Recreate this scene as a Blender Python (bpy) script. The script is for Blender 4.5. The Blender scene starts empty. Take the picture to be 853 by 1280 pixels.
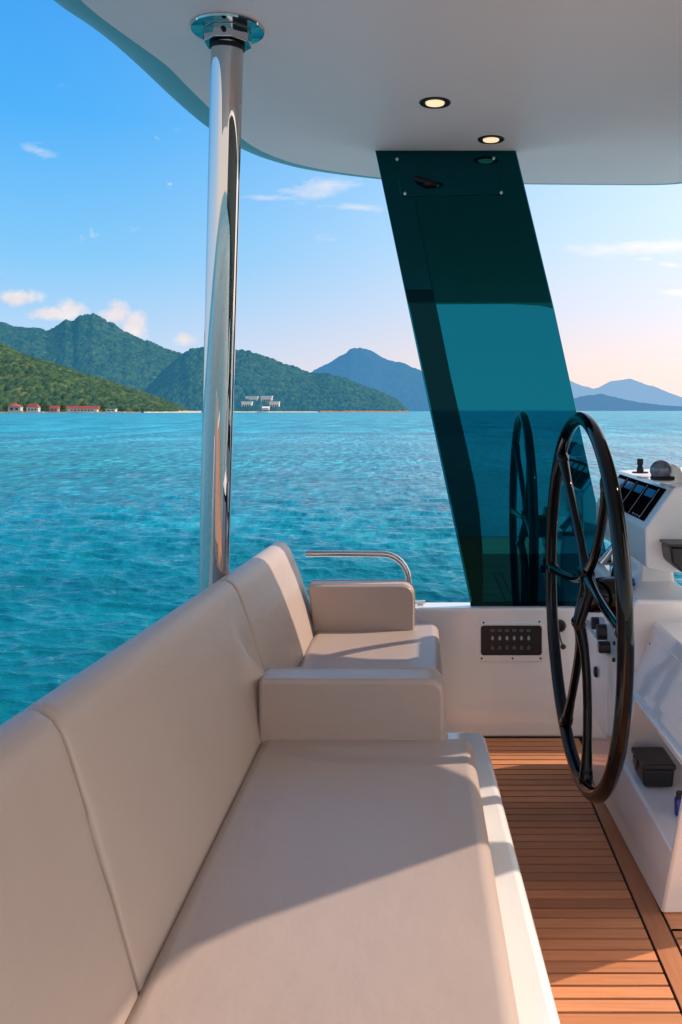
import bpy, bmesh, math, random
import numpy as np
from mathutils import Vector, Matrix
random.seed(7); np.random.seed(7)
R = math.radians
C = bpy.context.scene.collection
S = 0.85            # boat units -> metres
HC = 1.39           # camera height over the deck, boat units
F = 1100.0; VX = 530.0; VY = 513.0      # focal length and vanishing point, in pixels of the photograph
SEA = -5.1          # sea level in metres

def P(px, py, Y):   # photo pixel at depth Y -> boat units
    return Vector(((px - VX) / F * Y, Y, HC + (VY - py) / F * Y))

# ------------------------------------------------------------------ helpers
class MB:
    def __init__(s): s.v = []; s.f = []; s.sm = []
    def add(s, v, f, sm=True):
        n = len(s.v); s.v += [tuple(p) for p in v]
        s.f += [tuple(i + n for i in q) for q in f]; s.sm += [sm] * len(f)
        return s
    def box(s, x0, x1, y0, y1, z0, z1):
        v = [(x0,y0,z0),(x1,y0,z0),(x1,y1,z0),(x0,y1,z0),(x0,y0,z1),(x1,y0,z1),(x1,y1,z1),(x0,y1,z1)]
        return s.hexa(v)
    def hexa(s, v):
        return s.add(v, [(0,3,2,1),(4,5,6,7),(0,1,5,4),(1,2,6,5),(2,3,7,6),(3,0,4,7)])
    def prism(s, poly, f0, f1):
        # poly: list of 2-D points, f0/f1 map them to 3-D end caps
        n = len(poly)
        v = [f0(*p) for p in poly] + [f1(*p) for p in poly]
        f = [tuple(range(n - 1, -1, -1)), tuple(range(n, 2 * n))]
        f += [(i, (i + 1) % n, n + (i + 1) % n, n + i) for i in range(n)]
        return s.add(v, f)
    def tube(s, pts, r, seg=16, caps=True):
        pts = [Vector(p) for p in pts]; n = len(pts)
        rr = r if isinstance(r, (list, tuple)) else [r] * n
        t0 = (pts[1] - pts[0]).normalized()
        up = Vector((0,0,1)) if abs(t0.z) < .9 else Vector((1,0,0))
        nrm = (up - t0 * up.dot(t0)).normalized()
        v = []; f = []
        for i, p in enumerate(pts):
            if i == 0: t = t0
            elif i == n - 1: t = (pts[i] - pts[i-1]).normalized()
            else: t = ((pts[i] - pts[i-1]).normalized() + (pts[i+1] - pts[i]).normalized()).normalized()
            nrm = (nrm - t * nrm.dot(t)).normalized(); b = t.cross(nrm)
            for k in range(seg):
                a = 2 * math.pi * k / seg
                v.append(p + (nrm * math.cos(a) + b * math.sin(a)) * rr[i])
        for i in range(n - 1):
            for k in range(seg):
                k2 = (k + 1) % seg
                f.append((i*seg+k, i*seg+k2, (i+1)*seg+k2, (i+1)*seg+k))
        if caps:
            f.append(tuple(range(seg - 1, -1, -1))); f.append(tuple((n-1)*seg + k for k in range(seg)))
        return s.add(v, f)
    def lathe(s, prof, c, axis=(0,0,1), seg=32):
        # prof: (radius, height) pairs along axis from c
        ax = Vector(axis).normalized(); up = Vector((1,0,0)) if abs(ax.x) < .9 else Vector((0,1,0))
        a = (up - ax * up.dot(ax)).normalized(); b = ax.cross(a); c = Vector(c); v = []; f = []
        for (r, h) in prof:
            for k in range(seg):
                t = 2 * math.pi * k / seg
                v.append(c + ax * h + (a * math.cos(t) + b * math.sin(t)) * max(r, 1e-5))
        m = len(prof)
        for i in range(m - 1):
            for k in range(seg):
                k2 = (k + 1) % seg
                f.append((i*seg+k, i*seg+k2, (i+1)*seg+k2, (i+1)*seg+k))
        f.append(tuple(range(seg-1,-1,-1))); f.append(tuple((m-1)*seg+k for k in range(seg)))
        return s.add(v, f)

def raw_obj(name, v, f, mat, smooth=True):
    me = bpy.data.meshes.new(name); me.from_pydata(v, [], f); me.update()
    bm = bmesh.new(); bm.from_mesh(me); bmesh.ops.recalc_face_normals(bm, faces=bm.faces); bm.to_mesh(me); bm.free()
    if smooth: me.polygons.foreach_set('use_smooth', [True] * len(me.polygons))
    o = bpy.data.objects.new(name, me); C.objects.link(o)
    if mat: me.materials.append(mat)
    return o

def bake(o):
    dg = bpy.context.evaluated_depsgraph_get(); ev = o.evaluated_get(dg)
    me = bpy.data.meshes.new_from_object(ev); old = o.data
    o.modifiers.clear(); o.data = me; me.name = old.name; bpy.data.meshes.remove(old)

def obj(name, mb, mat, parent=None, bevel=0, seg=3, ang=30, cut=None, base=None, flat=False, sub=0):
    """one mesh object, boat units scaled to metres, placed relative to its parent's base"""
    if parent is not None:
        w = Vector(parent['_w'])
    else:
        w = Vector(base) if base is not None else Vector((0,0,0))
    v = [((Vector(p) - w) * S) for p in mb.v]
    o = raw_obj(name, v, mb.f, mat, smooth=not flat)
    o['_w'] = tuple(w)
    if parent is not None: o.parent = parent
    else: o.location = w * S
    if cut is not None:
        co = raw_obj('cutter', [((Vector(p) - w) * S) for p in cut.v], cut.f, mat)
        co.parent = o.parent; co.location = o.location
        m = o.modifiers.new('cut', 'BOOLEAN'); m.object = co; m.operation = 'DIFFERENCE'; m.solver = 'EXACT'
        bpy.context.view_layer.update(); bake(o)
        me = co.data; bpy.data.objects.remove(co); bpy.data.meshes.remove(me)
        o.data.polygons.foreach_set('use_smooth', [True] * len(o.data.polygons))
    if sub:
        m = o.modifiers.new('sub', 'SUBSURF'); m.levels = sub; m.render_levels = sub
    if bevel:
        m = o.modifiers.new('bevel', 'BEVEL'); m.width = bevel * S; m.segments = seg
        m.limit_method = 'ANGLE'; m.angle_limit = R(ang); m.harden_normals = True
    elif not flat:
        o.data.set_sharp_from_angle(angle=R(40))
    return o

def thing(name, label, cat, base=(0,0,0), group=None):
    o = bpy.data.objects.new(name, None); C.objects.link(o); o.empty_display_size = .05
    o.location = Vector(base) * S; o['_w'] = tuple(base); o['label'] = label; o['category'] = cat
    if group: o['group'] = group
    return o
def tag(o, label, cat, group=None):
    o['label'] = label; o['category'] = cat
    if group: o['group'] = group
    return o
def structure(o): o['kind'] = 'structure'; return o

def rrect(x0, x1, y0, y1, r, n=6, corners=(1,1,1,1)):
    pts = []
    for (cx, cy, a0, on) in ((x1-r, y1-r, 0, corners[0]), (x0+r, y1-r, 90, corners[1]), (x0+r, y0+r, 180, corners[2]), (x1-r, y0+r, 270, corners[3])):
        if on:
            for k in range(n + 1):
                a = R(a0 + 90 * k / n); pts.append((cx + r * math.cos(a), cy + r * math.sin(a)))
        else:
            pts.append((cx + r * (1 if a0 in (0,270) else -1), cy + r * (1 if a0 in (0,90) else -1)))
    return pts

# ------------------------------------------------------------------ materials
def mat(name):
    m = bpy.data.materials.new(name); m.use_nodes = True
    nt = m.node_tree; b = nt.nodes['Principled BSDF']
    return m, nt, b
def N(nt, t, **kw):
    n = nt.nodes.new(t)
    for k, v in kw.items():
        if k in n.inputs.keys() if isinstance(k, str) else False: n.inputs[k].default_value = v
        else: setattr(n, k, v)
    return n
def L(nt, a, b): nt.links.new(a, b)
def noise(nt, scale, detail=3, rough=.5, vec=None, dim='3D'):
    n = nt.nodes.new('ShaderNodeTexNoise'); n.inputs['Scale'].default_value = scale
    n.inputs['Detail'].default_value = detail; n.inputs['Roughness'].default_value = rough
    if vec is not None: L(nt, vec, n.inputs['Vector'])
    return n
def ramp(nt, fac, stops):
    r = nt.nodes.new('ShaderNodeValToRGB'); e = r.color_ramp.elements
    while len(e) < len(stops): e.new(.5)
    for k, (p, c) in enumerate(stops):
        e[k].position = p; e[k].color = (*c, 1) if len(c) == 3 else c
    if fac is not None: L(nt, fac, r.inputs[0])
    return r
def coords(nt, kind='Object', scale=(1,1,1)):
    t = nt.nodes.new('ShaderNodeTexCoord'); m = nt.nodes.new('ShaderNodeMapping')
    m.inputs['Scale'].default_value = scale; L(nt, t.outputs[kind], m.inputs['Vector'])
    return m.outputs[0]
def bump(nt, b, h, strength, dist):
    n = nt.nodes.new('ShaderNodeBump'); n.inputs['Strength'].default_value = strength; n.inputs['Distance'].default_value = dist
    L(nt, h, n.inputs['Height']); L(nt, n.outputs[0], b.inputs['Normal']); return n

def simple(name, col, rough=.4, metal=0, coat=0, spec=.5, var=.06, vs=9, bumps=0, bscale=40):
    m, nt, b = mat(name); vec = coords(nt)
    n = noise(nt, vs, 4, .6, vec)
    lo = [c * (1 - var) for c in col]; hi = [min(1, c * (1 + var)) for c in col]
    r = ramp(nt, n.outputs[0], [(.3, lo), (.7, hi)]); L(nt, r.outputs[0], b.inputs['Base Color'])
    rr = ramp(nt, n.outputs[0], [(.3, [rough*.85]*3), (.7, [min(1, rough*1.15)]*3)]); L(nt, rr.outputs[0], b.inputs['Roughness'])
    b.inputs['Metallic'].default_value = metal; b.inputs['Coat Weight'].default_value = coat; b.inputs['Coat Roughness'].default_value = .04
    b.inputs['Specular IOR Level'].default_value = spec
    if bumps:
        n2 = noise(nt, bscale, 3, .5, vec); bump(nt, b, n2.outputs[0], bumps, .002)
    return m

gel = simple('gelcoat', (.84,.82,.82), .1, 0, .6, .5, .02, 3, .04, 6)
gel_top = simple('hardtop_gelcoat', (.94,.905,.89), .36, 0, 0, .35, .012, 1.5)
teal_edge = simple('edge_sea_reflection', (.16,.48,.52), .45, 0, 0, .2, .03, 2)  # sea reflection put into the edge colour
nonskid = simple('white_plastic', (.72,.72,.74), .35, 0, 0, .5, .03, 12)
blackgloss = simple('black_lacquer', (.002,.002,.0025), .035, 0, 0, .32, .1, 6)
blackplast = simple('black_plastic', (.012,.012,.014), .38, 0, 0, .5, .15, 30, .15, 90)
rubber = simple('black_rubber', (.006,.006,.007), .6, 0, 0, .4, .1)
chrome = simple('polished_stainless', (.58,.565,.555), .02, 1, 0, .5, .015, 4)
greymark = simple('grey_print', (.35,.36,.38), .5, 0, 0, .5, .1)
dimmark = simple('dim_print', (.09,.09,.1), .5, 0, 0, .5, .1)
scrblack = simple('display_glass', (.003,.003,.004), .12, 0, 0, 0.0, .1)
bluegloss = simple('blue_plastic', (.01,.025,.22), .25, 0, .2)
domeglass = simple('smoked_dome', (.10,.13,.17), .08, 0, .6, .6)
seamdark = simple('seam_shadow', (.10,.08,.07), .7)

def leather_mat():
    m, nt, b = mat('taupe_leather'); vec = coords(nt)
    n = noise(nt, 2.2, 5, .6, vec); fine = noise(nt, 420, 2, .6, vec); soft = noise(nt, 3.5, 5, .55, coords(nt, 'Object', (1, .55, 1.6)))
    r = ramp(nt, n.outputs[0], [(.25, (.42,.328,.29)), (.75, (.475,.375,.332))]); L(nt, r.outputs[0], b.inputs['Base Color'])
    b.inputs['Roughness'].default_value = .38; b.inputs['Specular IOR Level'].default_value = .5
    b.inputs['Sheen Weight'].default_value = .0; b.inputs['Sheen Roughness'].default_value = .5
    b1 = nt.nodes.new('ShaderNodeBump'); b1.inputs['Strength'].default_value = .38; b1.inputs['Distance'].default_value = .02
    L(nt, soft.outputs[0], b1.inputs['Height'])
    gr = noise(nt, 130, 3, .6, vec); b3 = nt.nodes.new('ShaderNodeBump'); b3.inputs['Strength'].default_value = .07; b3.inputs['Distance'].default_value = .0018; L(nt, gr.outputs[0], b3.inputs['Height']); L(nt, b1.outputs[0], b3.inputs['Normal'])
    b2 = nt.nodes.new('ShaderNodeBump'); b2.inputs['Strength'].default_value = .12; b2.inputs['Distance'].default_value = .0015
    L(nt, fine.outputs[0], b2.inputs['Height']); L(nt, b3.outputs[0], b2.inputs['Normal']); L(nt, b2.outputs[0], b.inputs['Normal'])
    return m
leather = leather_mat()

def teak_mat(along):
    m, nt, b = mat('teak_along_' + along)
    vec = coords(nt, 'Object', (6, 120, 30) if along == 'x' else (120, 6, 30))
    g = noise(nt, 1.0, 5, .6, vec); big = noise(nt, 5, 3, .5, coords(nt))
    at = nt.nodes.new('ShaderNodeAttribute'); at.attribute_name = 'tone'
    r = ramp(nt, g.outputs[0], [(.2, (.54,.205,.095)), (.55, (.66,.275,.13)), (.85, (.73,.335,.17))])
    mx = nt.nodes.new('ShaderNodeMix'); mx.data_type = 'RGBA'; mx.blend_type = 'MULTIPLY'; mx.inputs[0].default_value = 1
    L(nt, r.outputs[0], mx.inputs[6]); L(nt, at.outputs['Color'], mx.inputs[7])
    L(nt, mx.outputs[2], b.inputs['Base Color'])
    rr = ramp(nt, big.outputs[0], [(.3, (.42,)*3), (.7, (.6,)*3)]); L(nt, rr.outputs[0], b.inputs['Roughness'])
    bump(nt, b, g.outputs[0], .25, .002)
    return m
teak_x = teak_mat('x'); teak_y = teak_mat('y')

def mirror_mat(name, col, rough=.015):
    m, nt, b = mat(name); vec = coords(nt)
    n = noise(nt, 1.4, 2, .5, vec)
    r = ramp(nt, n.outputs[0], [(.3, [c*.96 for c in col]), (.7, [c*1.04 for c in col])]); L(nt, r.outputs[0], b.inputs['Base Color'])
    b.inputs['Metallic'].default_value = .9; b.inputs['Roughness'].default_value = rough
    b.inputs['Specular IOR Level'].default_value = .2
    return m
glass_teal = mirror_mat('teal_mirror_glass', (.003, .15, .235))
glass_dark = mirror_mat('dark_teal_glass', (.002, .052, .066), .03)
glass_roof_refl = mirror_mat('roof_reflection_tint', (.001, .052, .060), .02)  # darker tint standing for the roof's reflection
glass_base_refl = mirror_mat('base_reflection_tint', (.001, .05, .085), .02)  # darker tint standing for the reflection low on the panel
glass_black = mirror_mat('black_teal_glass', (.001, .02, .028), .03)

def tinted_mat():
    m, nt, b = mat('blocker_tint'); n = noise(nt, 2, 2, .5, coords(nt))
    r = ramp(nt, n.outputs[0], [(.3, (.010,.016,.018)), (.7, (.013,.02,.022))]); L(nt, r.outputs[0], b.inputs['Base Color']); b.inputs['Roughness'].default_value = .05
    tr = nt.nodes.new('ShaderNodeBsdfTransparent'); tr.inputs[0].default_value = (.55,.62,.62,1)
    ms = nt.nodes.new('ShaderNodeMixShader'); ms.inputs[0].default_value = .35
    L(nt, b.outputs[0], ms.inputs[1]); L(nt, tr.outputs[0], ms.inputs[2]); L(nt, ms.outputs[0], nt.nodes['Material Output'].inputs[0]); return m
tinted = tinted_mat()
def lamp_mat():
    m, nt, b = mat('warm_lamp'); vec = coords(nt); n = noise(nt, 30, 2, .5, vec)
    r = ramp(nt, n.outputs[0], [(.3, (1,.70,.38)), (.7, (1,.78,.48))])
    L(nt, r.outputs[0], b.inputs['Emission Color']); b.inputs['Emission Strength'].default_value = .95
    b.inputs['Base Color'].default_value = (.8,.7,.5,1)
    return m
lampm = lamp_mat()

# ------------------------------------------------------------------ sky + sun
SUN_AZ = 14.0       # degrees from +X towards +Y
SUN_EL = 37.0
sund = Vector((math.cos(R(SUN_EL))*math.cos(R(SUN_AZ)), math.cos(R(SUN_EL))*math.sin(R(SUN_AZ)), math.sin(R(SUN_EL))))
w = bpy.data.worlds.new('World'); bpy.context.scene.world = w; w.use_nodes = True
nt = w.node_tree; bg = nt.nodes['Background']; WS = .1
bg.inputs['Strength'].default_value = WS
sky = nt.nodes.new('ShaderNodeTexSky'); sky.sky_type = 'NISHITA'; sky.sun_disc = False
sky.sun_elevation = R(SUN_EL); sky.sun_rotation = R(90 - SUN_AZ); sky.air_density = 1.2; sky.dust_density = .6; sky.ozone_density = 2
tc = nt.nodes.new('ShaderNodeTexCoord'); sep = nt.nodes.new('ShaderNodeSeparateXYZ'); L(nt, tc.outputs['Generated'], sep.inputs[0])
def M(op, a, b=None, c=None, clamp=False):
    n = nt.nodes.new('ShaderNodeMath'); n.operation = op; n.use_clamp = clamp
    for i, x in enumerate((a, b, c)):
        if x is None: continue
        if isinstance(x, (int, float)): n.inputs[i].default_value = x
        else: L(nt, x, n.inputs[i])
    return n.outputs[0]
dx, dy, dz = sep.outputs
elev = M('ABSOLUTE', dz)
left = ramp(nt, elev, [(0, (.68,.78,.95)), (.06, (.54,.73,.98)), (.16, (.24,.62,1.0)), (.30, (.075,.46,1.0)), (.42, (.05,.37,.95)), (.7, (.03,.22,.75)), (1, (.02,.14,.55))])
right = ramp(nt, elev, [(0, (1.02,.76,.72)), (.05, (.98,.80,.79)), (.11, (.74,.79,.95)), (.19, (.52,.75,1.0)), (.28, (.34,.66,1.0)), (.42, (.14,.48,.97)), (.7, (.05,.26,.78)), (1, (.02,.15,.55))])
azf = nt.nodes.new('ShaderNodeMapRange'); azf.inputs[1].default_value = -.42; azf.inputs[2].default_value = .22; azf.interpolation_type = 'SMOOTHSTEP'
L(nt, dx, azf.inputs[0])
def mixc(f, a, b, blend='MIX'):
    n = nt.nodes.new('ShaderNodeMix'); n.data_type = 'RGBA'; n.blend_type = blend
    if isinstance(f, (int, float)): n.inputs[0].default_value = f
    else: L(nt, f, n.inputs[0])
    for i, x in ((6, a), (7, b)):
        if isinstance(x, tuple): n.inputs[i].default_value = (*x, 1)
        else: L(nt, x, n.inputs[i])
    return n.outputs[2]
skyc = mixc(azf.outputs[0], left.outputs[0], right.outputs[0])
# clouds, placed by compass direction
yy = M('MAXIMUM', dy, .05)
u = M('DIVIDE', dx, yy); v = M('DIVIDE', dz, yy)
cv = nt.nodes.new('ShaderNodeCombineXYZ'); L(nt, u, cv.inputs[0]); L(nt, v, cv.inputs[1])
def gauss(px, py, sx, sy, tilt=0):
    cu, cvv = (px - VX)/F, (VY - py)/F
    du = M('SUBTRACT', u, cu); dv = M('SUBTRACT', v, cvv)
    if tilt:
        dv = M('SUBTRACT', dv, M('MULTIPLY', du, tilt))
    a = M('POWER', M('ABSOLUTE', M('DIVIDE', du, sx/F)), 2.0); b = M('POWER', M('ABSOLUTE', M('DIVIDE', dv, sy/F)), 2.0)
    return M('EXPONENT', M('MULTIPLY', M('ADD', a, b), -1.0))
def total(gs):
    t = gs[0]
    for g in gs[1:]: t = M('MAXIMUM', t, g)
    return t
cum = total([gauss(146, 392, 24, 22), gauss(168, 405, 26, 20), gauss(90, 386, 22, 14), gauss(22, 374, 36, 13), gauss(60, 392, 40, 10), gauss(232, 424, 14, 9), gauss(-90, 380, 70, 26)])
nz = noise(nt, 22, 6, .62, cv.outputs[0])
d1 = M('MULTIPLY', M('SUBTRACT', M('ADD', M('MULTIPLY', cum, 1.15), M('MULTIPLY', M('SUBTRACT', nz.outputs[0], .5), 2.4)), .41), 1.7, clamp=True)
wis = total([gauss(395, 234, 60, 14, .12), M('MULTIPLY', gauss(340, 247, 40, 6), .9), M('MULTIPLY', gauss(450, 259, 46, 5), .8), M('MULTIPLY', gauss(52, 190, 34, 9, -.18), .62),
             gauss(806, 324, 15, 3.5), gauss(836, 331, 18, 4, -.15), M('MULTIPLY', gauss(850, 366, 34, 6), .95), gauss(800, 309, 130, 9, .04), M('MULTIPLY', gauss(212, 230, 4, 3), .9), gauss(1000, 300, 120, 12), M('MULTIPLY', gauss(560, 300, 200, 12), .4)])
mp = nt.nodes.new('ShaderNodeMapping'); mp.inputs['Scale'].default_value = (1, 3.2, 1); L(nt, cv.outputs[0], mp.inputs[0])
nw = noise(nt, 13, 7, .66, mp.outputs[0])
d2 = M('MULTIPLY', M('SUBTRACT', M('ADD', wis, M('MULTIPLY', M('SUBTRACT', nw.outputs[0], .5), 2.6)), .42), 1.1, clamp=True)
front = M('GREATER_THAN', dy, .06)
shade = ramp(nt, nz.outputs[0], [(.35, (.83,.74,.78)), (.62, (1.0,.91,.88))])
skyc = mixc(M('MULTIPLY', M('MULTIPLY', d1, front), .88), skyc, shade.outputs[0])
skyc = mixc(M('MULTIPLY', M('MULTIPLY', d2, front), .8), skyc, (.97,.90,.90))
# bright haze added to the unseen sky beside and behind, filling the cockpit with light
bk_ = nt.nodes.new('ShaderNodeMapRange'); bk_.inputs[1].default_value = .78; bk_.inputs[2].default_value = .15; bk_.interpolation_type = 'SMOOTHSTEP'; L(nt, dy, bk_.inputs[0])
backc = ramp(nt, elev, [(0, (1.5,1.34,1.24)), (.14, (1.4,1.28,1.2)), (.34, (.9,.93,.98)), (.6, (.5,.65,.85)), (1, (.1,.25,.6))])
bsc = nt.nodes.new('ShaderNodeVectorMath'); bsc.operation = 'SCALE'; L(nt, backc.outputs[0], bsc.inputs[0]); bsc.inputs['Scale'].default_value = .80
lf_ = nt.nodes.new('ShaderNodeMapRange'); lf_.inputs[1].default_value = -.25; lf_.inputs[2].default_value = -.8; lf_.interpolation_type = 'SMOOTHSTEP'; L(nt, dx, lf_.inputs[0])
lfc = ramp(nt, elev, [(0, (.82,.98,1.22)), (.16, (.48,.86,1.32)), (.36, (.2,.62,1.2)), (1, (.05,.22,.65))])
bside = mixc(lf_.outputs[0], bsc.outputs[0], lfc.outputs[0])
skyc = mixc(bk_.outputs[0], skyc, bside)
# brighter, warmer sky around the sun
sv = nt.nodes.new('ShaderNodeVectorMath'); sv.operation = 'DOT_PRODUCT'; L(nt, tc.outputs['Generated'], sv.inputs[0]); sv.inputs[1].default_value = sund
glow = M('POWER', M('MAXIMUM', sv.outputs['Value'], 0.0), 3.0)
GLOW = 2.0
gl = mixc(1.0, (1.0,.80,.62), (1,1,1), 'MULTIPLY')
vm = nt.nodes.new('ShaderNodeVectorMath'); vm.operation = 'SCALE'; L(nt, gl, vm.inputs[0]); L(nt, M('MULTIPLY', glow, GLOW), vm.inputs['Scale'])
va = nt.nodes.new('ShaderNodeVectorMath'); va.operation = 'ADD'; L(nt, skyc, va.inputs[0]); L(nt, vm.outputs[0], va.inputs[1])
vs = nt.nodes.new('ShaderNodeVectorMath'); vs.operation = 'SCALE'; L(nt, va.outputs[0], vs.inputs[0]); vs.inputs['Scale'].default_value = 1 / WS
fin = mixc(.93, sky.outputs[0], vs.outputs[0]); L(nt, fin, bg.inputs['Color'])

sun = bpy.data.lights.new('sun', 'SUN'); sun.energy = 4.3; sun.angle = R(.6); sun.color = (1.0, .83, .66)
so = bpy.data.objects.new('sun', sun); C.objects.link(so); so.location = sund * 50
so.rotation_euler = (-sund).to_track_quat('-Z', 'Y').to_euler()

# ------------------------------------------------------------------ sea
def vnoise(x, y, s):
    def hsh(a, b):
        q = np.sin(a*127.1+b*311.7+s)*43758.5453; return q-np.floor(q)
    xi = np.floor(x); yi = np.floor(y); fx = x-xi; fy = y-yi; fx = fx*fx*(3-2*fx); fy = fy*fy*(3-2*fy)
    return (hsh(xi,yi)*(1-fx)+hsh(xi+1,yi)*fx)*(1-fy)+(hsh(xi,yi+1)*(1-fx)+hsh(xi+1,yi+1)*fx)*fy
def sea_mat():
    m, nt, b = mat('turquoise_sea'); 
    t = nt.nodes.new('ShaderNodeTexCoord')
    def mp(s, r=0):
        q = nt.nodes.new('ShaderNodeMapping'); q.inputs['Scale'].default_value = s; q.inputs['Rotation'].default_value = (0,0,R(r)); L(nt, t.outputs['Object'], q.inputs['Vector']); return q.outputs[0]
    patch = noise(nt, .012, 4, .55, mp((1,3,1)))
    b.inputs['Roughness'].default_value = .07; b.inputs['IOR'].default_value = 1.33; b.inputs['Specular IOR Level'].default_value = .42
    n1 = noise(nt, 1.6, 4, .6, mp((.42,1.3,1), 4)); n2 = noise(nt, .17, 4, .6, mp((.8,.8,1), -10))
    n3 = noise(nt, 4.2, 3, .55, mp((.5,1.1,1), 9)); n4 = noise(nt, .55, 4, .6, mp((2.0,.7,1), -4))
    n5 = noise(nt, .06, 5, .65, mp((1.7,.4,1), 3))
    def mth(op, a, bb):
        q = nt.nodes.new('ShaderNodeMath'); q.operation = op
        for i, x in enumerate((a, bb)):
            if isinstance(x, (int, float)): q.inputs[i].default_value = x
            else: L(nt, x, q.inputs[i])
        return q.outputs[0]
    ln = nt.nodes.new('ShaderNodeVectorMath'); ln.operation = 'LENGTH'; L(nt, t.outputs['Object'], ln.inputs[0])
    fr = nt.nodes.new('ShaderNodeMapRange'); fr.inputs[1].default_value = 25; fr.inputs[2].default_value = 110; L(nt, ln.outputs['Value'], fr.inputs[0])
    rgh = nt.nodes.new('ShaderNodeMapRange'); rgh.inputs[1].default_value = 40; rgh.inputs[2].default_value = 300; rgh.inputs[3].default_value = .07; rgh.inputs[4].default_value = .32; L(nt, ln.outputs['Value'], rgh.inputs[0]); L(nt, rgh.outputs[0], b.inputs['Roughness'])
    fr2 = nt.nodes.new('ShaderNodeMapRange'); fr2.inputs[1].default_value = 70; fr2.inputs[2].default_value = 260; L(nt, ln.outputs['Value'], fr2.inputs[0])
    h = mth('ADD', mth('ADD', mth('MULTIPLY', n1.outputs[0], .30), mth('MULTIPLY', n2.outputs[0], .3)), mth('ADD', mth('MULTIPLY', n3.outputs[0], .09), mth('MULTIPLY', mth('ADD', mth('MULTIPLY', n4.outputs[0], .9), mth('MULTIPLY', n5.outputs[0], 5.0)), fr.outputs[0])))
    bump(nt, b, h, 1.0, .6)
    # wave light painted in: paler crests, darker troughs; also broad wind patches
    def dev(n, k): return mth('MULTIPLY', mth('SUBTRACT', n.outputs[0], .5), k)
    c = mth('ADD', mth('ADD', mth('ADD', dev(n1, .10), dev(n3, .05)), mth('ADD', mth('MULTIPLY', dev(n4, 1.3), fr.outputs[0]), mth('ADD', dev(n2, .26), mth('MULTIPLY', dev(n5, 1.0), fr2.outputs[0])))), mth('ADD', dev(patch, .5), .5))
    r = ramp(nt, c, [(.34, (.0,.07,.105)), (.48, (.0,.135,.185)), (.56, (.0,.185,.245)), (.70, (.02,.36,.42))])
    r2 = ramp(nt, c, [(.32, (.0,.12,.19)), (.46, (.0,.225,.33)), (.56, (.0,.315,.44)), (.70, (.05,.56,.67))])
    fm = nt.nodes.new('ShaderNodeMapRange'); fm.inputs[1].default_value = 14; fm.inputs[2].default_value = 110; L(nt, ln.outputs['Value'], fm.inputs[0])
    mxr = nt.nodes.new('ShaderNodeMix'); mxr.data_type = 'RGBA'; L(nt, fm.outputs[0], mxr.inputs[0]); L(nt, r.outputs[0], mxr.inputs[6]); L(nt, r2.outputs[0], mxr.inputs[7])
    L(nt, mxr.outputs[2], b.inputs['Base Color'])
    return m
def sea_mesh():
    # coarse all round, a finely waved sector on the side the settee faces
    v = []; f = []; rings = np.concatenate([[2.0, 9.0], np.geomspace(700, 60000, 30)])
    def ring_grid(a0, a1, seg, rr):
        b0 = len(v)
        for r_ in rr:
            for k in range(seg+1):
                a = a0+(a1-a0)*k/seg; v.append((r_*math.cos(a), r_*math.sin(a), 0))
        for i in range(len(rr)-1):
            for k in range(seg): f.append((b0+i*(seg+1)+k, b0+(i+1)*(seg+1)+k, b0+(i+1)*(seg+1)+k+1, b0+i*(seg+1)+k+1))
    A0, A1 = R(58), R(128)
    ring_grid(A1-2*math.pi, A0, 80, rings); ring_grid(A0, A1, 20, rings[2:]); ring_grid(A0, A1, 20, rings[:2])
    H_ = 6.2; inv = np.linspace(1/9.0, 1/700.0, 1000); rr = 1/inv; seg = 800
    aa = np.linspace(A0, A1, seg+1); RR, AA = np.meshgrid(rr, aa, indexing='ij')
    X = RR*np.cos(AA); Y = RR*np.sin(AA); Z = np.zeros_like(X); DX = np.zeros_like(X); DY = np.zeros_like(X)
    dr = np.abs(np.gradient(rr))[:,None]; dr = np.maximum(dr, RR*(A1-A0)/seg)
    rng = np.random.RandomState(3)
    edge = np.clip(np.minimum(AA-A0, A1-AA)/.04, 0, 1)*np.clip((RR-9)/2, 0, 1)*np.clip((700-RR)/200, 0, 1)
    lam = np.exp(rng.uniform(np.log(.35), np.log(3.6), 120))
    for l_ in lam:
        th = R(84)+rng.normal(0, .36); k_ = 2*math.pi/l_; sl = .034*(.5 if l_ > 2.6 else 1.0)*rng.uniform(.6, 1.3); am = sl/k_
        ph = k_*(X*math.cos(th)+Y*math.sin(th))+rng.uniform(0, 6.28)
        wgt = np.clip(l_/(1.5*dr)-1, 0, 1)*edge
        Z += am*wgt*np.cos(ph); sn = am*.8*wgt*np.sin(ph); DX -= sn*math.cos(th); DY -= sn*math.sin(th)
    gust = .55+.9*vnoise(X/23., Y/38., 5.)
    Z *= gust
    b0 = len(v); vv = np.stack([X+DX*gust, Y+DY*gust, Z], -1).reshape(-1,3)
    i = np.arange(rr.size-1)[:,None]*(seg+1)+np.arange(seg)[None,:]+b0
    q = np.stack([i, i+seg+1, i+seg+2, i+1], -1).reshape(-1,4)
    return v+vv.tolist(), f+q.tolist()
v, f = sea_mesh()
o = raw_obj('sea', v, f, sea_mat()); o.location = (0,0,SEA); structure(o)

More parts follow.
